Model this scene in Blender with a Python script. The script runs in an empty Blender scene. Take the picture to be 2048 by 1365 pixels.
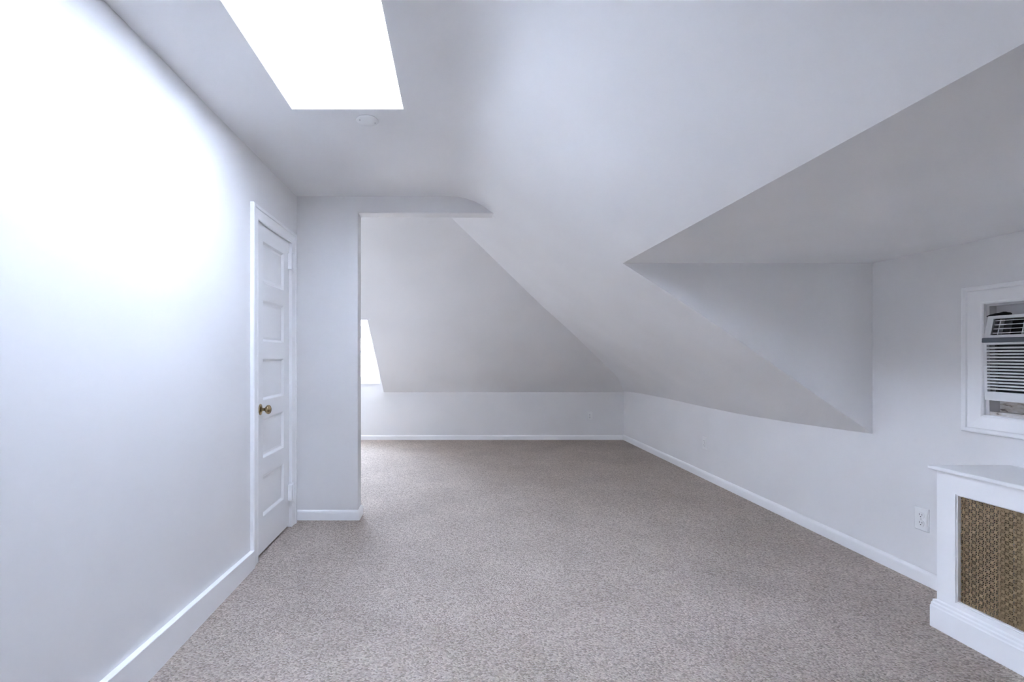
import bpy, bmesh, math, random
from mathutils import Vector, Matrix
random.seed(7)

# ------------------------------------------------------------------ camera, sky, exposure
scene = bpy.context.scene
W_PX, H_PX = 2048.0, 1365.0
FPX = 930.0                       # focal length in pixels
PX, PY = 908.0, 712.0             # principal point (the frame is a shifted crop)
CH = 1.126                        # lens height above the carpet

cam_data = bpy.data.cameras.new('camera')
cam = bpy.data.objects.new('camera', cam_data)
scene.collection.objects.link(cam)
cam.location = (0, 0, CH)
cam.rotation_euler = (math.radians(90), 0, 0)
cam_data.sensor_fit = 'HORIZONTAL'
cam_data.sensor_width = 36.0
cam_data.lens = FPX / W_PX * 36.0
cam_data.shift_x = (W_PX / 2 - PX) / W_PX
cam_data.shift_y = (PY - H_PX / 2) / W_PX
cam_data.clip_start = 0.02
scene.camera = cam

world = bpy.data.worlds.new('overcast_sky')
scene.world = world
world.use_nodes = True
wn = world.node_tree.nodes
# even overcast sky above the horizon, dim ground below it
wt = world.node_tree
w_tc = wn.new('ShaderNodeTexCoord')
w_sp = wn.new('ShaderNodeSeparateXYZ')
w_rp = wn.new('ShaderNodeValToRGB')
w_rp.color_ramp.elements[0].position = .48
w_rp.color_ramp.elements[0].color = (.20, .20, .19, 1)
w_rp.color_ramp.elements[1].position = .52
w_rp.color_ramp.elements[1].color = (.64, .755, 1.0, 1)
w_mr = wn.new('ShaderNodeMapRange')
w_mr.inputs['From Min'].default_value = -1
wt.links.new(w_tc.outputs['Generated'], w_sp.inputs[0])
wt.links.new(w_sp.outputs['Z'], w_mr.inputs['Value'])
wt.links.new(w_mr.outputs[0], w_rp.inputs['Fac'])
wt.links.new(w_rp.outputs['Color'], wn['Background'].inputs['Color'])
wn['Background'].inputs['Strength'].default_value = 9.0

# sun behind haze, off to the right: a broad soft source that reaches the room only through the skylight
sun_d = bpy.data.lights.new('sun_offscreen', 'SUN')
sun_d.energy = 46.0
sun_d.angle = math.radians(20)
sun_d.color = (.695, .785, 1.0)
sun = bpy.data.objects.new('sun_offscreen', sun_d)
scene.collection.objects.link(sun)
sun.location = (6, 0, 6)
sun.rotation_euler = (0, math.radians(90 - 34), math.radians(-10))

scene.view_settings.view_transform = 'Standard'
scene.view_settings.look = 'None'
scene.view_settings.gamma = 1.0
scene.view_settings.use_curve_mapping = False
scene.view_settings.exposure = 4.09
scene.cycles.use_denoising = True
scene.cycles.max_bounces = 12
scene.cycles.diffuse_bounces = 10
scene.cycles.transparent_max_bounces = 12
scene.cycles.sample_clamp_indirect = 10.0




def portal(name, loc, rot, sx, sy):
    ld = bpy.data.lights.new(name, 'AREA')
    ld.shape = 'RECTANGLE'
    ld.size, ld.size_y = sx, sy
    ld.cycles.is_portal = True
    o = bpy.data.objects.new(name, ld)
    scene.collection.objects.link(o)
    o.location, o.rotation_euler = loc, rot
    return o


# ------------------------------------------------------------------ main measures (metres)
XL = -1.078                       # left wall
YP0, YP1 = 3.19, 3.297            # partition front and back face
XP = -0.659                       # partition end at the opening
ZC = 2.22                         # flat ceiling
ZH = 2.107                        # header underside
YB = 6.225                        # far wall
YR = -2.3                         # wall behind the camera
DY0, DY1 = 0.35, 2.576            # side dormer
DZ = 1.638                        # side dormer ceiling
DX = 0.933                        # where dormer ceiling meets the slope
SK = (-0.721, -0.222, 1.00, 2.064, 2.60)   # skylight x0 x1 y0 y1, glass height at x1
HIPZ, HIPM = 0.637, 0.742         # far slope: height at far wall, rise per metre
FDX0, FDX1, FDZ = -2.5, -0.938, 1.516      # far dormer
FDY = YB - (FDZ - HIPZ) / HIPM
RM = .70                          # roof pitch over the skylight shaft
XFL = -2.65                       # far room's left wall


def XR(y):
    return 2.322 - 0.0122 * (y - 2.2)


def roofz(x):
    return SK[4] + RM * (SK[1] - x)


portal('skylight_offscreen', ((SK[0] + SK[1]) / 2, (SK[2] + SK[3]) / 2, roofz((SK[0] + SK[1]) / 2) + .05), (0, math.atan(RM), 0), (SK[1] - SK[0]) * math.hypot(1, RM), SK[3] - SK[2])
portal('window_portal', (-1.72, YB + .125, 1.11), (math.radians(-90), 0, 0), 1.32, 0.58)


# ------------------------------------------------------------------ helpers
COL = scene.collection


class MB:
    def __init__(self):
        self.v, self.f = [], []

    def add(self, verts, faces):
        n = len(self.v)
        self.v += [tuple(p) for p in verts]
        self.f += [tuple(i + n for i in f) for f in faces]
        return self

    def box(self, x0, x1, y0, y1, z0, z1, fn=None):
        p = [(x, y, z) for z in (z0, z1) for y in (y0, y1) for x in (x0, x1)]
        if fn:
            p = [fn(*q) for q in p]
        return self.add(p, [(0, 2, 3, 1), (4, 5, 7, 6), (0, 1, 5, 4), (2, 6, 7, 3), (0, 4, 6, 2), (1, 3, 7, 5)])

    def prism(self, poly, fa, fb):
        """poly: 2D points, fa/fb map a 2D point to the two end caps"""
        n = len(poly)
        v = [fa(*p) for p in poly] + [fb(*p) for p in poly]
        f = [tuple(range(n))[::-1], tuple(range(n, 2 * n))]
        f += [(i, (i + 1) % n, (i + 1) % n + n, i + n) for i in range(n)]
        return self.add(v, f)

    def lathe(self, prof, seg, fn):
        """prof: (radius, along) pairs; fn maps (a, b, along) to a point"""
        v, f = [], []
        for r, h in prof:
            for k in range(seg):
                t = 2 * math.pi * k / seg
                v.append(fn(r * math.cos(t), r * math.sin(t), h))
        m = len(prof)
        for j in range(m - 1):
            for k in range(seg):
                f.append((j * seg + k, j * seg + (k + 1) % seg, (j + 1) * seg + (k + 1) % seg, (j + 1) * seg + k))
        f.append(tuple(range(seg))[::-1])
        f.append(tuple((m - 1) * seg + k for k in range(seg)))
        return self.add(v, f)

    def build(self, name, mat, parent=None, smooth=False, bevel=0, solid=0, fix=True):
        me = bpy.data.meshes.new(name)
        me.from_pydata(self.v, [], self.f)
        if fix:
            bm = bmesh.new()
            bm.from_mesh(me)
            bmesh.ops.remove_doubles(bm, verts=bm.verts, dist=1e-6)
            bmesh.ops.recalc_face_normals(bm, faces=bm.faces)
            bm.to_mesh(me)
            bm.free()
        me.update()
        if smooth:
            for p in me.polygons:
                p.use_smooth = True
        o = bpy.data.objects.new(name, me)
        COL.objects.link(o)
        me.materials.append(mat)
        if parent:
            o.parent = parent
        if solid:
            m = o.modifiers.new('thickness', 'SOLIDIFY')
            m.thickness = abs(solid)
            m.offset = 1 if solid > 0 else -1
            m.use_rim = False
        if bevel:
            m = o.modifiers.new('bevel', 'BEVEL')
            m.width, m.segments, m.limit_method = bevel, 2, 'ANGLE'
            m.angle_limit = math.radians(40)
            m.harden_normals = False
        return o


def empty(name, loc=(0, 0, 0)):
    o = bpy.data.objects.new(name, None)
    COL.objects.link(o)
    o.empty_display_size = .05
    # parts are written in world coordinates, so the empty stays at the origin of its parts
    return o


def tag(o, label=None, cat=None, group=None, kind=None):
    for k, v in (('label', label), ('category', cat), ('group', group), ('kind', kind)):
        if v:
            o[k] = v
    return o


def struct(o, label, cat):
    return tag(o, label, cat, kind='structure')


def anchor(root, loc):
    """put a thing's Empty at its base; children keep their world places"""
    root.location = loc
    inv = Matrix.Translation(loc).inverted()
    for c in root.children:
        c.matrix_parent_inverse = inv


# ------------------------------------------------------------------ materials
def mat(name, color, rough=0.5, metal=0.0, spec=0.5):
    m = bpy.data.materials.new(name)
    m.use_nodes = True
    b = m.node_tree.nodes['Principled BSDF']
    b.inputs['Base Color'].default_value = (*color, 1)
    b.inputs['Roughness'].default_value = rough
    b.inputs['Metallic'].default_value = metal
    b.inputs['Specular IOR Level'].default_value = spec
    return m


def nd(m, t, **kw):
    n = m.node_tree.nodes.new(t)
    for k, v in kw.items():
        setattr(n, k, v)
    return n


def lk(m, a, b):
    m.node_tree.links.new(a, b)


def ramp(m, stops):
    r = nd(m, 'ShaderNodeValToRGB')
    e = r.color_ramp.elements
    while len(e) < len(stops):
        e.new(.5)
    for el, (p, c) in zip(e, stops):
        el.position = p
        el.color = (*c, 1)
    return r


def paint(name, color, rough, big=0.02, blotch=0.02):
    """rolled wall paint: slow waviness of the plaster, slight tone drift"""
    m = mat(name, color, rough, spec=.35)
    b = m.node_tree.nodes['Principled BSDF']
    tc = nd(m, 'ShaderNodeTexCoord')
    n2 = nd(m, 'ShaderNodeTexNoise'); n2.inputs['Scale'].default_value = 2.2; n2.inputs['Detail'].default_value = 1
    lk(m, tc.outputs['Object'], n2.inputs['Vector'])
    if big > .01:                  # only the plastered surfaces are wavy enough to show it
        b2 = nd(m, 'ShaderNodeBump'); b2.inputs['Strength'].default_value = big * 10; b2.inputs['Distance'].default_value = .02
        lk(m, n2.outputs['Fac'], b2.inputs['Height']); lk(m, b2.outputs['Normal'], b.inputs['Normal'])
    c = color
    r = ramp(m, [(.3, tuple(x * (1 - blotch) for x in c)), (.7, tuple(min(1, x * (1 + blotch)) for x in c))])
    lk(m, n2.outputs['Fac'], r.inputs['Fac']); lk(m, r.outputs['Color'], b.inputs['Base Color'])
    return m


M = {}
M['wall'] = paint('wall_paint', (.825, .820, .817), .55)
M['ceil'] = paint('ceiling_paint', (.845, .842, .840), .6)
M['trim'] = paint('trim_paint', (.925, .925, .925), .32, big=.004, blotch=.006)
M['door'] = paint('door_paint', (.88, .88, .88), .34, big=.006, blotch=.006)
M['cover'] = paint('cover_paint', (.915, .915, .915), .4, big=.004, blotch=.01)
M['shaft'] = paint('shaft_paint', (.93, .93, .93), .6, big=0.002, blotch=.004)
M['plastic'] = mat('white_plastic', (.80, .80, .795), .35)
M['plate'] = mat('outlet_plastic', (.86, .86, .85), .3)
M['slot'] = mat('dark_slot', (.06, .06, .065), .6)
M['screw'] = mat('painted_screw', (.55, .55, .56), .4, .3)
M['acplastic'] = mat('air_conditioner_plastic', (.74, .745, .75), .4)
M['acband'] = mat('grey_band', (.115, .13, .16), .5)
M['acdark'] = mat('black_cavity', (.006, .006, .007), .7)
M['acgrey'] = mat('grey_cavity_side', (.17, .17, .18), .6)
M['acfilter'] = mat('dark_filter', (.02, .021, .026), .8)
M['foam'] = mat('black_foam', (.006, .006, .006), .95)
M['filler'] = paint('filler_paint', (.62, .60, .61), .5, blotch=.04)


def brass():
    m = mat('aged_brass', (.42, .30, .15), .25, 1.0)
    b = m.node_tree.nodes['Principled BSDF']
    n = nd(m, 'ShaderNodeTexNoise'); n.inputs['Scale'].default_value = 60
    tc = nd(m, 'ShaderNodeTexCoord'); lk(m, tc.outputs['Object'], n.inputs['Vector'])
    r = ramp(m, [(.35, (.20, .14, .075)), (.65, (.58, .45, .26))])
    lk(m, n.outputs['Fac'], r.inputs['Fac']); lk(m, r.outputs['Color'], b.inputs['Base Color'])
    return m


M['brass'] = brass()
M['grille'] = mat('bronze_sheet', (.29, .205, .105), .5, .25)
M['radiator'] = mat('bronze_radiator_paint', (.27, .19, .10), .55, .1)


def dirty():
    m = mat('peeling_sill', (.6, .55, .5), .6)
    b = m.node_tree.nodes['Principled BSDF']
    tc = nd(m, 'ShaderNodeTexCoord')
    mp = nd(m, 'ShaderNodeMapping'); mp.inputs['Scale'].default_value = (1, 2.2, 7)
    lk(m, tc.outputs['Object'], mp.inputs['Vector'])
    n = nd(m, 'ShaderNodeTexNoise'); n.inputs['Scale'].default_value = 14; n.inputs['Detail'].default_value = 6
    lk(m, mp.outputs['Vector'], n.inputs['Vector'])
    r = ramp(m, [(.0, (.10, .08, .07)), (.36, (.20, .16, .14)), (.42, (.50, .44, .38)), (.56, (.62, .58, .55)), (.8, (.70, .69, .69))])
    lk(m, n.outputs['Fac'], r.inputs['Fac']); lk(m, r.outputs['Color'], b.inputs['Base Color'])
    bp = nd(m, 'ShaderNodeBump'); bp.inputs['Strength'].default_value = .4; bp.inputs['Distance'].default_value = .004
    lk(m, n.outputs['Fac'], bp.inputs['Height']); lk(m, bp.outputs['Normal'], b.inputs['Normal'])
    return m


M['dirty'] = dirty()


def glass(name='window_glass', tint=(.88, .89, .89)):
    m = bpy.data.materials.new(name)
    m.use_nodes = True
    t = m.node_tree
    t.nodes.clear()
    out = t.nodes.new('ShaderNodeOutputMaterial')
    tr = t.nodes.new('ShaderNodeBsdfTransparent'); tr.inputs['Color'].default_value = (*tint, 1)
    gl = t.nodes.new('ShaderNodeBsdfGlossy'); gl.inputs['Roughness'].default_value = .02
    fr = t.nodes.new('ShaderNodeFresnel'); fr.inputs['IOR'].default_value = 1.45
    mx = t.nodes.new('ShaderNodeMixShader')
    t.links.new(fr.outputs[0], mx.inputs[0]); t.links.new(tr.outputs[0], mx.inputs[1]); t.links.new(gl.outputs[0], mx.inputs[2])
    t.links.new(mx.outputs[0], out.inputs['Surface'])
    return m


M['glass'] = glass()
M['skyglass'] = glass('skylight_acrylic', (.46, .463, .465))


def carpet():
    """loop-pile carpet: rows of tight loops, flecked beige-grey yarn"""
    m = mat('loop_carpet', (.4, .36, .34), .95, spec=.1)
    b = m.node_tree.nodes['Principled BSDF']
    tc = nd(m, 'ShaderNodeTexCoord')
    # wobble so the rows are not ruler straight
    wob = nd(m, 'ShaderNodeTexNoise'); wob.inputs['Scale'].default_value = 9; wob.inputs['Detail'].default_value = 2
    lk(m, tc.outputs['Object'], wob.inputs['Vector'])
    sc = nd(m, 'ShaderNodeVectorMath', operation='SCALE'); sc.inputs['Scale'].default_value = .012
    lk(m, wob.outputs['Color'], sc.inputs[0])
    ad = nd(m, 'ShaderNodeVectorMath', operation='ADD')
    lk(m, tc.outputs['Object'], ad.inputs[0]); lk(m, sc.outputs[0], ad.inputs[1])
    mp = nd(m, 'ShaderNodeMapping')
    mp.inputs['Rotation'].default_value = (0, 0, math.radians(33))
    mp.inputs['Scale'].default_value = (1.0, 1.7, 1.0)
    lk(m, ad.outputs[0], mp.inputs['Vector'])
    vo = nd(m, 'ShaderNodeTexVoronoi', voronoi_dimensions='2D', feature='F1')
    vo.inputs['Scale'].default_value = 122; vo.inputs['Randomness'].default_value = .55
    lk(m, mp.outputs['Vector'], vo.inputs['Vector'])
    # per-loop yarn tone
    sep = nd(m, 'ShaderNodeSeparateColor'); lk(m, vo.outputs['Color'], sep.inputs[0])
    r2 = ramp(m, [(.0, (.39, .325, .272)), (.3, (.545, .462, .398)), (.7, (.65, .562, .49)), (1.0, (.76, .668, .59))])
    lk(m, sep.outputs[0], r2.inputs['Fac'])
    # traffic wear and vacuum marks
    wn_ = nd(m, 'ShaderNodeTexNoise'); wn_.inputs['Scale'].default_value = 2.3; wn_.inputs['Detail'].default_value = 4
    lk(m, tc.outputs['Object'], wn_.inputs['Vector'])
    r3 = ramp(m, [(.3, (.90, .90, .90)), (.7, (1.05, 1.05, 1.05))])
    lk(m, wn_.outputs['Fac'], r3.inputs['Fac'])
    mu2 = nd(m, 'ShaderNodeMix', data_type='RGBA', blend_type='MULTIPLY'); mu2.inputs['Factor'].default_value = 1
    lk(m, r2.outputs['Color'], mu2.inputs['A']); lk(m, r3.outputs['Color'], mu2.inputs['B'])
    lk(m, mu2.outputs['Result'], b.inputs['Base Color'])
    bp = nd(m, 'ShaderNodeBump', invert=True); bp.inputs['Strength'].default_value = .9; bp.inputs['Distance'].default_value = .008
    lk(m, vo.outputs['Distance'], bp.inputs['Height']); lk(m, bp.outputs['Normal'], b.inputs['Normal'])
    return m


M['carpet'] = carpet()


# ------------------------------------------------------------------ the shell
# floor
struct(MB().box(-2.75, 2.55, YR - .1, YB + .12, -.12, 0).build('floor', M['carpet']),
       'beige grey loop pile carpet covering the whole attic floor', 'carpet')

# slope profile of the ceiling: flat, a soft bend, the slope down to the knee wall
def ceiling_profile():
    m = -0.70
    x_i = .105                     # where flat and slope lines would meet
    T = .135
    ang = math.atan(-m)
    pts = []
    p0 = (x_i - T, ZC)
    p2 = (x_i + T * math.cos(ang), ZC - T * math.sin(ang))
    for k in range(11):
        t = k / 10
        pts.append(((1 - t) ** 2 * p0[0] + 2 * t * (1 - t) * x_i + t * t * p2[0],
                    (1 - t) ** 2 * p0[1] + 2 * t * (1 - t) * ZC + t * t * p2[1]))
    pts.append((.60, 1.871))
    pts.append((DX, DZ))
    pts += [(1.179, 1.480), (1.457, 1.293), (1.661, 1.150), (1.857, 1.0134), (2.087, .851)]
    return pts


PROF = ceiling_profile()
# measured height of the knee-wall top along the right wall (it sags a little)
ZB = [(YR, .70), (2.40, .697), (2.576, .694), (2.75, .685), (3.17, .668), (3.52, .660), (3.80, .655), (4.15, .656), (4.45, .6575), (4.98, .6655), (5.80, .664), (YB + .1, .645)]


def zb(y):
    for (a, za), (b_, zb_) in zip(ZB, ZB[1:]):
        if y <= b_:
            return za + (zb_ - za) * (y - a) / (b_ - a)
    return ZB[-1][1]


YS = YP0 + .05                     # inside the partition: beyond it the slope runs straight up, without the bend
ys = sorted({YR - .1, DY0, SK[2], SK[3], YS - .001, YS, 4.2, 5.2, YB + .05} | {y for y, _ in ZB if y > YR})
xs = [(-1.2, ZC), (SK[0], ZC), (SK[1], ZC)] + PROF
mb = MB()
rows = []
for y in ys:
    row = [(x, y, z if y < YS or x > .3 else 2.291 - .70 * x) for x, z in xs]
    xw = XR(y)
    zk = zb(y)
    row.append((xw, y, zk))
    row.append((xw + .05, y, zk - .035))
    rows.append(row)
nc = len(rows[0])
for r in rows:
    mb.v += r
for j in range(len(ys) - 1):
    for i in range(nc - 1):
        ym = (ys[j] + ys[j + 1]) / 2
        xm = (rows[j][i][0] + rows[j][i + 1][0]) / 2
        if SK[0] < xm < SK[1] and SK[2] < ym < SK[3]:
            continue
        if xm > DX and DY0 < ym < DY1:
            continue
        if ym > 4.2 and xm < -.3:
            continue
        if YS - .001 < ym < YS:
            continue
        mb.f.append((j * nc + i, j * nc + i + 1, (j + 1) * nc + i + 1, (j + 1) * nc + i))
ceil = mb.build('ceiling', M['ceil'], solid=.06, fix=False)
struct(ceil, 'pale flat ceiling bending softly into the long sloped side', 'ceiling')
me = ceil.data
for p in me.polygons:
    p.use_smooth = True
me.set_sharp_from_angle(angle=math.radians(12))

# far slope (hip) with a cut-out for the far dormer
def hipz(y):
    return HIPZ + HIPM * (YB - y)


hx = [XFL - .1, FDX0, FDX1, 2.42]
hy = [3.24, FDY, YB, YB + .05]
mb = MB()
for y in hy:
    mb.v += [(x, y, hipz(y)) for x in hx]
for j in range(3):
    for i in range(3):
        if i == 1 and j >= 1:
            continue
        mb.f.append((j * 4 + i, j * 4 + i + 1, j * 4 + i + 5, j * 4 + i + 4))
struct(mb.build('ceiling_far', M['ceil'], solid=.06, fix=False), 'sloped grey ceiling rising from the low far wall', 'ceiling')

# far dormer: ceiling and cheeks
struct(MB().box(FDX0 - .03, FDX1 + .03, FDY - .02, YB + .1, FDZ, FDZ + .06).build('ceiling_dormer', M['ceil']),
       'small flat ceiling of the far window dormer', 'ceiling')
for xx, s, nm in ((FDX1, 1, 'right'), (FDX0, -1, 'left')):
    struct(MB().prism([(FDY, FDZ), (YB + .02, FDZ + .001), (YB + .02, hipz(YB + .02))], lambda a, b_, x=xx: (x - s * .002, a, b_), lambda a, b_, x=xx + s * .05: (x, a, b_ + .01))
           .build('wall_dormer_' + nm, M['wall']), 'triangular side wall of the far window dormer', 'wall')

# side dormer: ceiling and cheeks
struct(MB().box(DX, 2.5, DY0 - .05, DY1 + .05, DZ, DZ + .06).build('ceiling_side_dormer', M['ceil']),
       'flat low ceiling above the air conditioner nook', 'ceiling')
cheek = [(DX, DZ + .001)] + [(x, z) for x, z in PROF if x > DX + .01] + [(XR(DY1), zb(DY1)), (XR(DY1) + .02, zb(DY1) - .014), (XR(DY1) + .02, DZ + .001)]
struct(MB().prism(cheek, lambda a, b_: (a, DY1 - .0015, b_), lambda a, b_: (a, DY1 + .05, b_ + .01)).build('wall_nook_far', M['wall']),
       'triangular wall at the far side of the air conditioner nook', 'wall')
struct(MB().prism(cheek, lambda a, b_: (a, DY0 + .0015, b_), lambda a, b_: (a, DY0 - .05, b_ + .01)).build('wall_nook_near', M['wall']),
       'triangular wall at the near side of the air conditioner nook', 'wall')

# right wall with the air-conditioner opening
AY0, AY1, AZ0, AZ1 = 1.42, 2.03, .868, 1.351
gy = [YR - .1, DY0 - .02, AY0, AY1, DY1 + .02, YB + .1]
gz = [0, .74, AZ0, AZ1, DZ + .03]
mb = MB()
for z in gz:
    mb.v += [(XR(y), y, z) for y in gy]
for j in range(4):
    for i in range(5):
        if i in (0, 4) and j > 0:
            continue
        if i == 2 and j == 2:
            continue
        mb.f.append((j * 6 + i, j * 6 + i + 1, j * 6 + i + 7, j * 6 + i + 6))
wr = mb.build('wall_right', M['wall'], solid=.14, fix=False)
struct(wr, 'low grey knee wall under the slope, tall at the air conditioner nook', 'wall')

# left wall (front layer holds the door opening, back layer closes it)
GY0, GY1, GZ1 = 2.535, 3.060, 1.895           # door opening
mb = MB()
mb.box(XL - .12, XL - .055, YR - .1, YP0 + .02, 0, ZC + .03)
mb.box(XL - .055, XL, YR - .1, GY0, 0, ZC + .03)
mb.box(XL - .055, XL, GY1, YP0 + .02, 0, ZC + .03)
mb.box(XL - .055, XL, GY0, GY1, GZ1, ZC + .03)
struct(mb.build('wall_left', M['wall'], fix=False), 'long pale wall under the skylight with the closet door', 'wall')

# partition: pier and header in one L-shaped wall
struct(MB().prism([(XFL - .1, 0), (XP, 0), (XP, ZH), (.33, ZH - .004), (.33, 3.0), (XFL - .1, 3.0)],
                  lambda a, b_: (a, YP0, b_), lambda a, b_: (a, YP1, b_)).build('wall_partition', M['wall'], bevel=.004),
       'short wall pier beside the door with a header over the opening', 'wall')

# far wall with window opening
BX0, BX1, BZ0, BZ1 = -2.38, -1.066, .822, 1.40
gx = [XFL - .1, FDX0 - .03, BX0, BX1, FDX1 + .03, 2.45]
gz = [0, .69, BZ0, BZ1, FDZ + .03]
mb = MB()
for z in gz:
    mb.v += [(x, YB, z) for x in gx]
for j in range(4):
    for i in range(5):
        if i in (0, 4) and j > 0:
            continue
        if i == 2 and j == 2:
            continue
        mb.f.append((j * 6 + i, j * 6 + i + 1, j * 6 + i + 7, j * 6 + i + 6))
struct(mb.build('wall_back', M['wall'], solid=-.12, fix=False), 'low far knee wall below the grey slope', 'wall')
struct(MB().box(XFL - .1, XFL, YP0, YB + .1, 0, 3.0).build('wall_far_left', M['wall']), 'end wall of the far room behind the partition', 'wall')
struct(MB().box(XL - .1, 2.55, YR - .1, YR, 0, ZC + .1).build('wall_rear', M['wall']), 'plain wall behind the viewpoint', 'wall')


# ------------------------------------------------------------------ baseboards
def baseboard(name, a, b_, h, t, label, h2=None, parent=None, plain=False, m0=0.0, m1=0.0):
    """profile swept from a to b (2D floor points); the room lies to the left of a->b.
    m0/m1: how far each end is mitred (+ longer at the room side)"""
    A, B = Vector(a), Vector(b_)
    d = (B - A).normalized()
    n = Vector((-d.y, d.x))
    h2 = h if h2 is None else h2
    if plain:
        prof = [(0, 0), (t, 0), (t, 1 - .02), (t - .002, 1), (0, 1)]
    else:
        prof = [(0, 0), (t, 0), (t, .70), (t * .93, .80), (t * .72, .90), (t * .42, .97), (t * .2, 1), (0, 1)]
    v = []
    for P, hh, mm, s in ((A, h, m0, -1), (B, h2, m1, 1)):
        for o, z in prof:
            q = P + n * o + d * (s * mm * (o / t))
            v.append((q.x, q.y, z * hh))
    k = len(prof)
    f = [tuple(range(k)), tuple(range(k, 2 * k))[::-1]] + [(i, (i + 1) % k, (i + 1) % k + k, i + k) for i in range(k)]
    o = MB().add(v, f).build(name, M['trim'], parent)
    struct(o, label, 'baseboard')
    return o


baseboard('baseboard_left', (XL - .001, 2.462), (XL - .001, YR), .0932, .024, 'tall plain white baseboard with a flat ledge along the left wall', h2=.279, plain=True)
TB = .013
baseboard('baseboard_partition', (XP, YP0), (XL, YP0), .068, TB, 'short white baseboard across the front of the wall pier', m0=TB)
baseboard('baseboard_opening', (XP, YP1), (XP, YP0), .068, TB, 'white baseboard turning the corner of the wall pier', m0=TB, m1=TB)
baseboard('baseboard_back', (2.30, YB), (XFL, YB), .062, TB, 'white baseboard along the low far wall')
baseboard('baseboard_right', (XR(YR), YR), (XR(YB), YB), .070, TB, 'long white baseboard along the right knee wall')


# ------------------------------------------------------------------ frames with mitred corners
def frame_piece(rect, prof, side, fn):
    """one mitred side of a casing round rect=(a0,a1,b0,b1); prof = [(out, depth)]; fn maps (a,b,depth)"""
    a0, a1, b0, b1 = rect
    mbx = MB()
    ends = {'left': ((a0, b0, -1, -1), (a0, b1, -1, 1)), 'right': ((a1, b0, 1, -1), (a1, b1, 1, 1)),
            'top': ((a0, b1, -1, 1), (a1, b1, 1, 1)), 'bottom': ((a0, b0, -1, -1), (a1, b0, 1, -1))}[side]
    v = []
    for (a, b_, sa, sb) in ends:
        for o, d in prof:
            v.append(fn(a + sa * o, b_ + sb * o, d))
    k = len(prof)
    f = [tuple(range(k)), tuple(range(k, 2 * k))[::-1]] + [(i, (i + 1) % k, (i + 1) % k + k, i + k) for i in range(k)]
    return mbx.add(v, f)


def casing_profile(w, t):
    return [(0, 0), (0, t * .55), (.005, t * .7), (.011, t * .62), (.013, t * .62), (w * .45, t * .72), (w - .022, t * .78), (w - .018, t * 1.0),
            (w - .008, t * 1.12), (w - .002, t * 1.05), (w, t * .85), (w, 0)]


# ------------------------------------------------------------------ closet door
door = empty('door_1')
struct(door, 'narrow white five panel closet door with brass knob', 'door')
XF = XL - .006                     # door face
py = [2.541, 2.638, 2.966, 3.054]
pz = [.016, .210, .445, .540, .775, .870, 1.110, 1.205, 1.445, 1.540, 1.780, 1.880]
slab = MB()
slab.box(XF - .036, XF - .016, py[0], py[3], pz[0], pz[-1])
slab.box(XF - .016, XF, py[0], py[1], pz[0], pz[-1])
slab.box(XF - .016, XF, py[2], py[3], pz[0], pz[-1])
for i in range(0, 12, 2):
    slab.box(XF - .016, XF, py[1], py[2], pz[i], pz[i + 1])
slab.build('door_slab', M['door'], door, fix=False)
for i in range(1, 10, 2):
    z0, z1, y0, y1 = pz[i], pz[i + 1], py[1], py[2]
    # sunk flat panel framed by a sloped sticking
    v, f = [], []
    for ins, d in ((0, 0), (.004, -.001), (.016, -.0125), (.019, -.0125), (.030, -.0105)):
        v += [(XF + d, y0 + ins, z0 + ins), (XF + d, y1 - ins, z0 + ins), (XF + d, y1 - ins, z1 - ins), (XF + d, y0 + ins, z1 - ins)]
    for k in range(4):
        for c in range(4):
            f.append((k * 4 + c, k * 4 + (c + 1) % 4, k * 4 + 4 + (c + 1) % 4, k * 4 + 4 + c))
    f.append((16, 17, 18, 19))
    v += [(XF - .0158, y0, z0), (XF - .0158, y1, z0), (XF - .0158, y1, z1), (XF - .0158, y0, z1)]
    f.append((23, 22, 21, 20))
    for c in range(4):
        f.append((20 + c, 20 + (c + 1) % 4, (c + 1) % 4, c))
    MB().add(v, f).build('panel', M['door'], door)
# jamb lining and stops
jm = MB()
jm.box(XL - .054, XL + .001, GY0, py[0] - .003, 0, GZ1)
jm.box(XL - .054, XL + .001, py[3] + .003, GY1 + .001, 0, GZ1)
jm.box(XL - .054, XL + .001, GY0, GY1, pz[-1] + .006, GZ1 + .001)
jm.build('jamb', M['trim'], door, fix=False)
cp = casing_profile(.076, .019)
fnl = lambda a, b_, d: (XL + d, a, b_)
rect = (2.536, 3.058, -.085, 1.868)
for s in ('left', 'right', 'top'):
    q = frame_piece(rect, cp, s, fnl)
    q.v = [(x, y, max(z, 0.0)) for x, y, z in q.v]
    q.build('casing', M['trim'], door)
# knob on an oval rose
kc = (XF, 2.600, .825)
kfn = lambda a, b_, h: (kc[0] + h, kc[1] + a, kc[2] + b_)
knob = MB().lathe([(.0115, .004), (.010, .012), (.0085, .022), (.009, .027), (.014, .031), (.021, .036), (.0255, .043), (.0258, .049), (.022, .055), (.014, .059), (.004, .0605)], 28, kfn).build('door_knob', M['brass'], door, smooth=True)
tag(knob, label='aged brass door knob')
MB().lathe([(.0315, 0), (.0315, .003), (.029, .006), (.020, .0085), (.0115, .012)], 28, lambda a, b_, h: kfn(a * .72, b_, h)).build('rose', M['brass'], knob, smooth=True)
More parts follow.
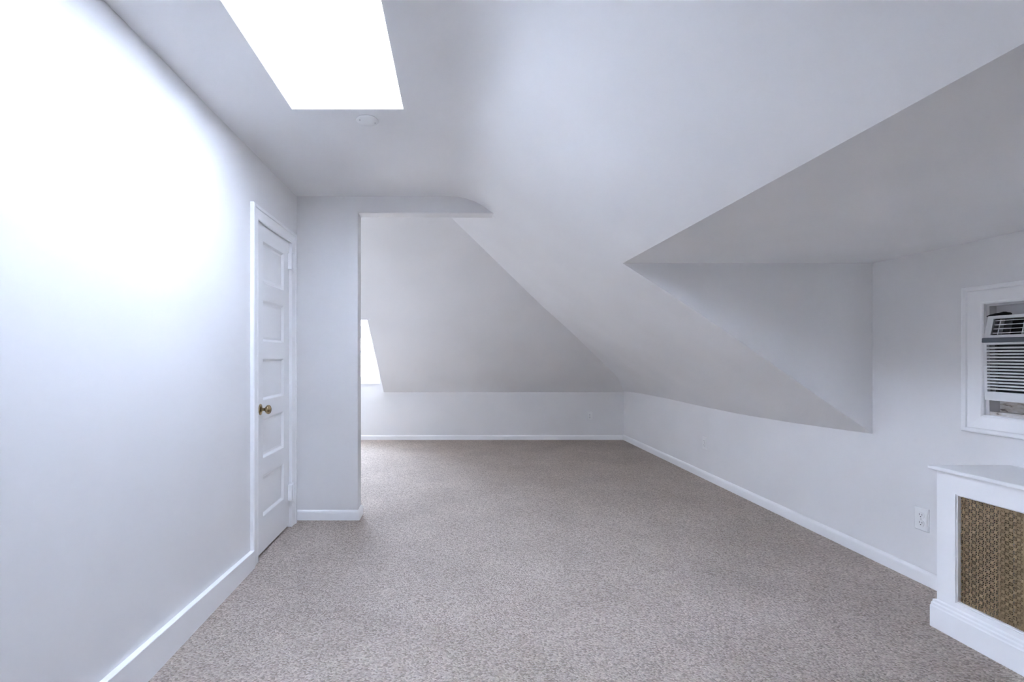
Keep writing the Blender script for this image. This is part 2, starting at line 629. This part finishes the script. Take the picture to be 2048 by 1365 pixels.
# key escutcheon edge: latch bolt plate on the door edge is hidden; hinges
for zc in (1.742, .232):
    hg = MB()
    yb_, xb_ = py[3] + .004, XL + .021
    hg.lathe([(.0065, -.052), (.0065, .052)], 12, lambda a, b_, h: (xb_ + a, yb_ + b_, zc + h))
    hg.lathe([(.003, .052), (.0075, .056), (.0055, .062), (.002, .067)], 12, lambda a, b_, h: (xb_ + a, yb_ + b_, zc + h))
    hg.lathe([(.002, -.067), (.0055, -.062), (.0075, -.056), (.003, -.052)], 12, lambda a, b_, h: (xb_ + a, yb_ + b_, zc + h))
    hg.box(XL - .004, xb_, yb_ - .030, yb_ - .002, zc - .05, zc + .05)
    hg.box(XL + .012, xb_ + .001, yb_ + .002, yb_ + .022, zc - .05, zc + .05)
    for q in (-.018, .018):
        hg.lathe([(.0069, q - .0008), (.0069, q + .0008)], 12, lambda a, b_, h: (xb_ + a, yb_ + b_, zc + h))
    hg.build('hinge', M['trim'], door, fix=False)
anchor(door, (XL, 2.8, 0))


# ------------------------------------------------------------------ skylight
sky = empty('window_1')
struct(sky, 'bright rectangular skylight in a white shaft in the ceiling', 'skylight')
x0, x1, y0, y1, zt = SK
e = .003                           # the lining stands just proud of the ceiling's cut edge
zs = ZC + .0004


def lining(xa, xb, ya, yb2):
    return MB().prism([(xa, zs), (xb, zs), (xb, roofz(xb)), (xa, roofz(xa))], lambda a, b_: (a, ya, b_), lambda a, b_: (a, yb2, b_))


for q in (lining(x0 - .05, x0 + e, y0 - .05, y1 + .05), lining(x1 - e, x1 + .05, y0 - .05, y1 + .05),
          lining(x0 + e, x1 - e, y0 - .05, y0 + e), lining(x0 + e, x1 - e, y1 - e, y1 + .05)):
    q.build('shaft_wall', M['shaft'], sky)


def tilted(m_, xa, xb, ya, yb2, z0, z1):
    return m_.box(xa, xb, ya, yb2, z0, z1, lambda x, y, z: (x, y, roofz(x) + z))


fr = MB()
tilted(fr, x0 - .05, x0 + .03, y0 - .05, y1 + .05, 0, .04)
tilted(fr, x1 - .03, x1 + .05, y0 - .05, y1 + .05, 0, .04)
tilted(fr, x0 + .03, x1 - .03, y0 - .05, y0 + .03, 0, .04)
tilted(fr, x0 + .03, x1 - .03, y1 - .03, y1 + .05, 0, .04)
fr.build('skylight_frame', M['trim'], sky, fix=False)
tilted(MB(), x0 + .02, x1 - .02, y0 + .02, y1 - .02, .015, .021).build('pane', M['skyglass'], sky)
anchor(sky, ((x0 + x1) / 2, (y0 + y1) / 2, ZC))

# ------------------------------------------------------------------ far window
win = empty('window_2')
struct(win, 'white far dormer window with a tilted open lower sash', 'window')
fnb = lambda a, b_, d: (a, YB - d, b_)
for s in ('left', 'right', 'top', 'bottom'):
    frame_piece((BX0, BX1, BZ0, BZ1), casing_profile(.076, .02), s, fnb).build('casing', M['trim'], win)
jb = MB()
jb.box(BX0, BX0 + .018, YB, YB + .12, BZ0, BZ1)
jb.box(BX1 - .018, BX1, YB, YB + .12, BZ0, BZ1)
jb.box(BX0 + .018, BX1 - .018, YB, YB + .12, BZ1 - .018, BZ1)
jb.box(BX0 + .018, BX1 - .018, YB, YB + .12, BZ0, BZ0 + .03)
jb.build('jamb', M['trim'], win, fix=False)


def sash(name, a0, a1, z0, z1, w, yc, th, hinge_top=None, tilt=0):
    def fn(x, y, z):
        if hinge_top is None:
            return (x, y, z)
        c, s = math.cos(tilt), math.sin(tilt)
        dz = z - hinge_top
        dy = y - yc
        return (x, yc + dy * c - dz * s, hinge_top + dz * c + dy * s)
    m_ = MB()
    m_.box(a0, a0 + w, yc, yc + th, z0, z1, fn)
    m_.box(a1 - w, a1, yc, yc + th, z0, z1, fn)
    m_.box(a0 + w, a1 - w, yc, yc + th, z0, z0 + w, fn)
    m_.box(a0 + w, a1 - w, yc, yc + th, z1 - w, z1, fn)
    o = m_.build(name, M['trim'], win, fix=False)
    MB().box(a0 + w - .004, a1 - w + .004, yc + th * .45, yc + th * .6, z0 + w - .004, z1 - w + .004, fn).build('pane', M['glass'], o)
    return o


sash('sash', BX0 + .02, BX1 - .02, 1.172, BZ1 - .018, .026, YB + .05, .03)
sash('sash', BX0 + .05, BX1 - .075, .875, 1.168, .032, YB + .03, .03, hinge_top=1.168, tilt=math.radians(30))
anchor(win, ((BX0 + BX1) / 2, YB, BZ0))


# ------------------------------------------------------------------ things on the right wall
def RW(d, y, z):
    """a point d metres into the room from the right wall"""
    return (XR(y) - d, y, z)


def rbox(m_, d0, d1, y0, y1, z0, z1):
    return m_.box(d0, d1, y0, y1, z0, z1, RW)


w3 = empty('window_3')
struct(w3, 'white window casing around the air conditioner, stained sill below', 'window')
fnr = lambda a, b_, d: RW(d, a, b_)
for s in ('left', 'right', 'top', 'bottom'):
    frame_piece((AY0, AY1, AZ0, AZ1), casing_profile(.082, .021), s, fnr).build('casing', M['trim'], w3)
jb = MB()
rbox(jb, -.139, .001, AY0 - .001, AY0 + .012, AZ0, AZ1)
rbox(jb, -.139, .001, AY1 - .012, AY1 + .001, AZ0, AZ1)
rbox(jb, -.139, .001, AY0 + .012, AY1 - .012, AZ1 - .010, AZ1 + .001)
jb.build('jamb', M['filler'], w3, fix=False)
q = MB()
rbox(q, -.139, -.045, AY0 + .012, AY1 - .012, AZ0 - .001, .955)
q.build('sill', M['dirty'], w3)
q = MB()
rbox(q, -.045, -.002, AY0 + .012, AY1 - .012, AZ0 - .001, AZ0 + .016)
q.build('sill_ledge', M['dirty'], w3)
q = MB()
rbox(q, -.07, -.03, AY0 + .012, AY1 - .012, 1.285, AZ1 - .010)
q.build('sash_rail', M['filler'], w3)
for ya, yb2 in ((AY0 + .010, 1.51), (1.93, AY1 - .010)):       # close the gaps beside the air conditioner
    q = MB()
    rbox(q, -.09, -.045, ya, yb2, .945, 1.295)
    q.build('filler_panel', M['filler'], w3)
anchor(w3, (XR(1.7), (AY0 + AY1) / 2, AZ0))

# air conditioner
ac = empty('air_conditioner')
tag(ac, 'white window air conditioner with louvred front set in the nook wall', 'air conditioner')
CY0, CY1 = 1.475, 1.968
CZ0, CZ1 = .940, 1.293
D = .085                           # how far the front stands into the room


def face(d, y, z):
    """the front: the part above the grey band leans back, the lower edge narrows a little"""
    lean = max(0.0, (z - 1.196)) * .22
    low = max(0.0, (1.05 - z)) * .10
    ymid = (CY0 + CY1) / 2
    s = 1 - low / (CY1 - CY0)
    return RW(d - lean, ymid + (y - ymid) * s, z)


def fbox(m_, d0, d1, y0, y1, z0, z1):
    return m_.box(d0, d1, y0, y1, z0, z1, face)


q = MB()
rbox(q, -.30, .004, CY0 + .012, CY1 - .012, CZ0 + .008, CZ1 - .008)
q.build('body', M['acfilter'], ac)
V0, V1 = 1.212, 1.280              # upper vent
L0, L1 = .976, 1.172               # lower louvres
VY0, VY1 = CY0 + .022, CY1 - .022
LY0, LY1 = CY0 + .008, CY1 - .012
q = MB()
fbox(q, .0, D, CY0, VY0, V0, V1)
fbox(q, .0, D, VY1, CY1, V0, V1)
fbox(q, .0, D, CY0, CY1, V1, CZ1)
fbox(q, .0, D, CY0, CY1, L1, V0)
fbox(q, .0, D, CY0, LY0, L0, L1)
fbox(q, .0, D, LY1, CY1, L0, L1)
fbox(q, .0, D, CY0, CY1, CZ0, L0)
q.build('front_bezel', M['acplastic'], ac, fix=False)
q = MB()
fbox(q, D - .002, D + .004, CY0 - .004, CY1 + .004, 1.181, 1.201)
bd = q.build('grey_band', M['acband'], ac, bevel=.003)
tag(bd, label='dark grey band across the front')
# vent lining
q = MB()
fbox(q, .006, D - .050, VY0, VY1, V0, V1)
q.build('vent_cavity', M['acdark'], ac)
for d0, ya, yb2 in ((D - .003, VY1 - .004, VY1), (D - .003, VY0, VY0 + .004), (D - .045, VY1 - .028, VY1 - .004)):
    q = MB()
    fbox(q, D - .050, d0, ya, yb2, V0, V1)
    q.build('vent_lining', M['acgrey'], ac)
for k in range(4):
    zz = V0 + .0085 + k * .0172
    q = MB()
    fbox(q, D - .016, D - .004, VY0 + .003, VY1 - .001, zz - .0014, zz + .0014)
    q.build('vent_bar', M['acplastic'], ac)
for k in range(6):
    yy = VY1 - .014 - k * .082
    if yy > VY0:
        q = MB()
        fbox(q, D - .030, D - .014, yy - .0018, yy + .0018, V0 + .002, V1 - .002)
        q.build('vent_vane', M['acplastic'], ac)
# lower grille: dark filter behind, slats in front
q = MB()
fbox(q, .003, D - .022, LY0 - .001, LY1 + .001, L0, L1)
q.build('filter', M['acfilter'], ac)
q = MB()
fbox(q, D - .022, D - .012, LY1 - .020, LY1 - .0005, L0, L1)
q.build('filter_catch', M['acgrey'], ac)
pitch = (L1 - L0) / 15
for k in range(1, 15):
    zz = L0 + k * pitch
    q = MB()
    q.prism([(D - .016, zz - .0006), (D, zz - .0036), (D + .001, zz), (D, zz + .0030), (D - .016, zz + .0040)],
            lambda a, b_: face(a, LY0 - .001, b_), lambda a, b_: face(a, LY1 + .001, b_))
    q.build('slat', M['acplastic'], ac)
anchor(ac, RW(0, (CY0 + CY1) / 2, CZ0))

# black scrap of foam on top of the air conditioner
q = MB()
n = 9
v, f = [], []
for k in range(n):
    t = k / (n - 1)
    yy = 1.918 + t * .074
    rz = .0105 * (1 - abs(2 * t - .85) ** 2.6 * .55) * (1 + .12 * math.sin(9 * t))
    rd = .011
    zc_ = CZ1 - .004 + .010 - .004 * t
    for c in range(10):
        a = 2 * math.pi * c / 10
        jit = 1 + .12 * math.sin(5 * a + 7 * t)
        v.append(RW(.034 + rd * math.cos(a) * jit, yy, max(CZ1 - .0065, zc_ + rz * math.sin(a) * jit)))
for k in range(n - 1):
    for c in range(10):
        f.append((k * 10 + c, k * 10 + (c + 1) % 10, k * 10 + 10 + (c + 1) % 10, k * 10 + 10 + c))
f += [tuple(range(10)), tuple((n - 1) * 10 + c for c in range(10))]
tag(q.add(v, f).build('foam_strip', M['foam'], smooth=True), 'short black foam strip lying on top of the air conditioner', 'foam')


# ------------------------------------------------------------------ outlets
def outlet(fn, zc, label):
    """fn(d, a, z): d out of the wall, a along the wall from the plate's middle"""
    r = empty('wall_outlet')
    tag(r, label, 'outlet', 'white wall outlets')
    v, f = [], []
    for ins, d in ((0, 0), (0, .0035), (.004, .006)):
        v += [fn(d, -.035 + ins, zc - .057 + ins), fn(d, .035 - ins, zc - .057 + ins), fn(d, .035 - ins, zc + .057 - ins), fn(d, -.035 + ins, zc + .057 - ins)]
    for k in range(2):
        for c in range(4):
            f.append((k * 4 + c, k * 4 + (c + 1) % 4, k * 4 + 4 + (c + 1) % 4, k * 4 + 4 + c))
    f += [(8, 9, 10, 11), (3, 2, 1, 0)]
    MB().add(v, f).build('cover_plate', M['plate'], r)
    for s in (-1, 1):
        z_ = zc + s * .0195
        pts = []
        for k in range(20):
            t = 2 * math.pi * k / 20
            pts.append((.0172 * math.cos(t), max(-.0142, min(.0142, .0172 * math.sin(t)))))
        rc = MB().prism(pts, lambda a, b_: fn(.0055, a, z_ + b_), lambda a, b_: fn(.0078, a, z_ + b_)).build('receptacle', M['plate'], r)
        sl = MB()
        for a0, a1, h in ((-.0076, -.0052, .0045), (.0052, .0076, .0038)):
            sl.add([fn(.0079 + e, a, z_ + .003 + b_ * h) for e in (0, -.001) for b_ in (-1, 1) for a in (a0, a1)],
                   [(0, 1, 3, 2), (4, 6, 7, 5), (0, 4, 5, 1), (2, 3, 7, 6), (0, 2, 6, 4), (1, 5, 7, 3)])
        sl.lathe([(.0026, .0070), (.0026, .0079)], 10, lambda a, b_, h: fn(h, a, z_ - .0078 + b_))
        sl.build('slot', M['slot'], rc, fix=False)
    MB().lathe([(.0032, .0055), (.0030, .0068)], 10, lambda a, b_, h: fn(h, a, zc + b_)).build('screw', M['screw'], r)
    anchor(r, fn(0, 0, zc - .057))
    return r


outlet(lambda d, a, z: RW(d, 2.305 - a, z), .316, 'white wall outlet on the knee wall beside the radiator cover')
outlet(lambda d, a, z: RW(d, 4.255 - a, z), .325, 'white wall outlet on the knee wall below the long slope')
outlet(lambda d, a, z: (1.815 + a, YB - d, z), .319, 'white wall outlet on the low far wall near the corner')

# ceiling blank plate
cpz = ZC
pl = empty('ceiling_cover_plate')
tag(pl, 'round white blank plate screwed to the ceiling beside the skylight', 'cover plate')
pc = (-.402, 2.160)
MB().lathe([(.051, 0), (.051, .002), (.048, .0045), (.02, .006), (.001, .0062)], 40, lambda a, b_, h: (pc[0] + a, pc[1] + b_, cpz - h)).build('plate', M['plastic'], pl, smooth=True)
for s in (-1, 1):
    MB().lathe([(.004, .004), (.0035, .0068)], 10, lambda a, b_, h: (pc[0] + s * .033 + a, pc[1] + s * .014 + b_, cpz - h)).build('screw', M['screw'], pl)
anchor(pl, (pc[0], pc[1], cpz))


# ------------------------------------------------------------------ radiator and its cover
RY0, RY1 = .62, 1.929              # cover runs towards the viewer
DP = .322                          # front panel distance from the wall
rc = empty('radiator_cover')
tag(rc, 'white wooden radiator cover with bronze lattice grille under the air conditioner', 'radiator cover')


def CV(d, y, z):
    return (XR(1.93) - d + (1.93 - y) * .035, y, z)


def cbox(m_, d0, d1, y0, y1, z0, z1):
    return m_.box(d0, d1, y0, y1, z0, z1, CV)


GRY0, GRY1, GRZ0, GRZ1 = .70, 1.860, .137, .572
q = MB()
cbox(q, DP - .02, DP, GRY1, RY1, .10, .656)
cbox(q, DP - .02, DP, RY0, GRY0, .10, .656)
cbox(q, DP - .02, DP, GRY0, GRY1, GRZ1, .656)
cbox(q, DP - .02, DP, GRY0, GRY1, .10, GRZ0)
q.build('front_frame', M['cover'], rc, fix=False)
for ya, yb2 in ((RY1 - .02, RY1), (RY0, RY0 + .02)):
    q = MB()
    q.box(0.016, DP - .02, ya, yb2, .01, .656, lambda d, y, z: (XR(y) - .015 if d < .1 else CV(d, y, z)[0], y, z))
    q.build('end_panel', M['cover'], rc)
q = MB()
q.box(0, DP + .022, RY0 - .018, RY1 + .018, .654, .6695, lambda d, y, z: (XR(y) - .001 if d < .1 else CV(d, y, z)[0], y, z))
q.build('top', M['cover'], rc, bevel=.004)
prof = [(DP - .02, 0), (DP + .017, 0), (DP + .017, .086), (DP + .013, .091), (DP + .012, .099), (DP + .006, .104), (DP + .005, .112), (DP, .118), (DP - .02, .118)]
MB().prism(prof, lambda a, b_: CV(a, RY0 - .01, b_), lambda a, b_: CV(a, RY1 + (.012 if a > DP + .001 else 0.0), b_)).build('plinth', M['cover'], rc)
# inner bead round the grille
bp = [(0, DP - .022), (0, DP - .004), (.003, DP - .002), (.0055, DP - .004), (.0055, DP - .022)]
for s in ('left', 'right', 'top', 'bottom'):
    frame_piece((GRY0 + .0055, GRY1 - .0055, GRZ0 + .0055, GRZ1 - .0055), bp, s, lambda a, b_, d: CV(d, a, b_)).build('bead', M['cover'], rc)
# lattice grille: ribbons in four directions with small hubs where they cross
mb = MB()
pz_, px_ = .0262, .0235            # star spacing, vertical and along the cover
gy0, gy1, gz0, gz1 = GRY0 + .003, GRY1 - .003, GRZ0 + .003, GRZ1 - .003
GD = DP - .016


def ribbon(p, qv, w, lift):
    """clipped strip in the grille plane"""
    (a0, b0), (a1, b1) = p, qv
    t0, t1 = 0.0, 1.0
    for s0, ds, lo, hi in ((a0, a1 - a0, gy0, gy1), (b0, b1 - b0, gz0, gz1)):
        if abs(ds) < 1e-9:
            if not lo <= s0 <= hi:
                return
            continue
        u0, u1 = (lo - s0) / ds, (hi - s0) / ds
        if u0 > u1:
            u0, u1 = u1, u0
        t0, t1 = max(t0, u0), min(t1, u1)
    if t1 - t0 < 1e-6:
        return
    A = (a0 + (a1 - a0) * t0, b0 + (b1 - b0) * t0)
    B = (a0 + (a1 - a0) * t1, b0 + (b1 - b0) * t1)
    L = math.hypot(B[0] - A[0], B[1] - A[1])
    nx, ny = -(B[1] - A[1]) / L * w / 2, (B[0] - A[0]) / L * w / 2
    th = .0012
    cor = [(A[0] + nx, A[1] + ny), (B[0] + nx, B[1] + ny), (B[0] - nx, B[1] - ny), (A[0] - nx, A[1] - ny)]
    mb.add([CV(GD + lift, *c) for c in cor] + [CV(GD + lift - th, *c) for c in cor],
           [(0, 1, 2, 3), (7, 6, 5, 4), (0, 4, 5, 1), (1, 5, 6, 2), (2, 6, 7, 3), (3, 7, 4, 0)])


ncol = int((gy1 - gy0) / (px_ / 2)) + 2
for k in range(ncol):
    ya = gy1 - k * px_ / 2
    ribbon((ya, gz0 - .1), (ya, gz1 + .1), .0036, 0)
nrow = int((gz1 - gz0) / (pz_ / 2)) + 2
for k in range(nrow):
    za = gz1 - k * pz_ / 2
    ribbon((gy0 - .1, za), (gy1 + .1, za), .0032, .00003)
big = (gz1 - gz0)
sl = pz_ / px_
span = int((gy1 - gy0 + big / sl) / px_) + 3
for k in range(-span, span):
    ya = gy1 + .0 - k * px_
    # descending and rising diagonals through every star
    ribbon((ya, gz1), (ya + big / sl + .02, gz1 - big - .02 * sl), .0036, .00006)
    ribbon((ya, gz1), (ya - big / sl - .02, gz1 - big - .02 * sl), .0036, .00009)
# hubs
for r_ in range(nrow):
    for c_ in range(ncol):
        if (r_ + c_) % 2:
            continue
        a, b_ = gy1 - c_ * px_ / 2, gz1 - r_ * pz_ / 2
        if not (gy0 + .005 < a < gy1 - .005 and gz0 + .005 < b_ < gz1 - .005):
            continue
        mb.add([CV(GD + .0002, a + .0046 * math.cos(t * math.pi / 4 + .39), b_ + .0046 * math.sin(t * math.pi / 4 + .39)) for t in range(8)], [tuple(range(8))])
gr = mb.build('grille', M['grille'], rc, fix=False)
gr['kind'] = 'stuff'
tag(gr, label='pierced bronze lattice grille')
anchor(rc, CV(.15, (RY0 + RY1) / 2, 0))

# old column radiator behind the grille
rd = empty('radiator')
tag(rd, 'bronze painted column radiator behind the lattice grille', 'radiator')
for k in range(17):
    yc = 1.745 - k * .062
    sec = MB()
    for dd in (.262, .20, .14):
        sec.lathe([(.010, .135), (.0185, .150), (.0185, .53), (.010, .548)], 10, lambda a, b_, h: CV(dd + a, yc + b_, h))
    sec.box(.13, .272, yc - .021, yc + .021, .105, .140, CV)
    sec.box(.13, .272, yc - .021, yc + .021, .540, .575, CV)
    if k in (0, 16):
        for dd in (.262, .14):
            sec.box(dd - .015, dd + .015, yc - .02, yc + .02, 0.0, .106, CV)
    sec.build('section', M['radiator'], rd, fix=False)
hub = MB()
hub.lathe([(.014, 1.745 - 16 * .062), (.014, 1.745)], 10, lambda a, b_, h: CV(.20 + a, h, .122 + b_))
hub.lathe([(.014, 1.745 - 16 * .062), (.014, 1.745)], 10, lambda a, b_, h: CV(.20 + a, h, .557 + b_))
hub.build('connecting_pipe', M['radiator'], rd, fix=False)
anchor(rd, CV(.2, 1.25, 0))
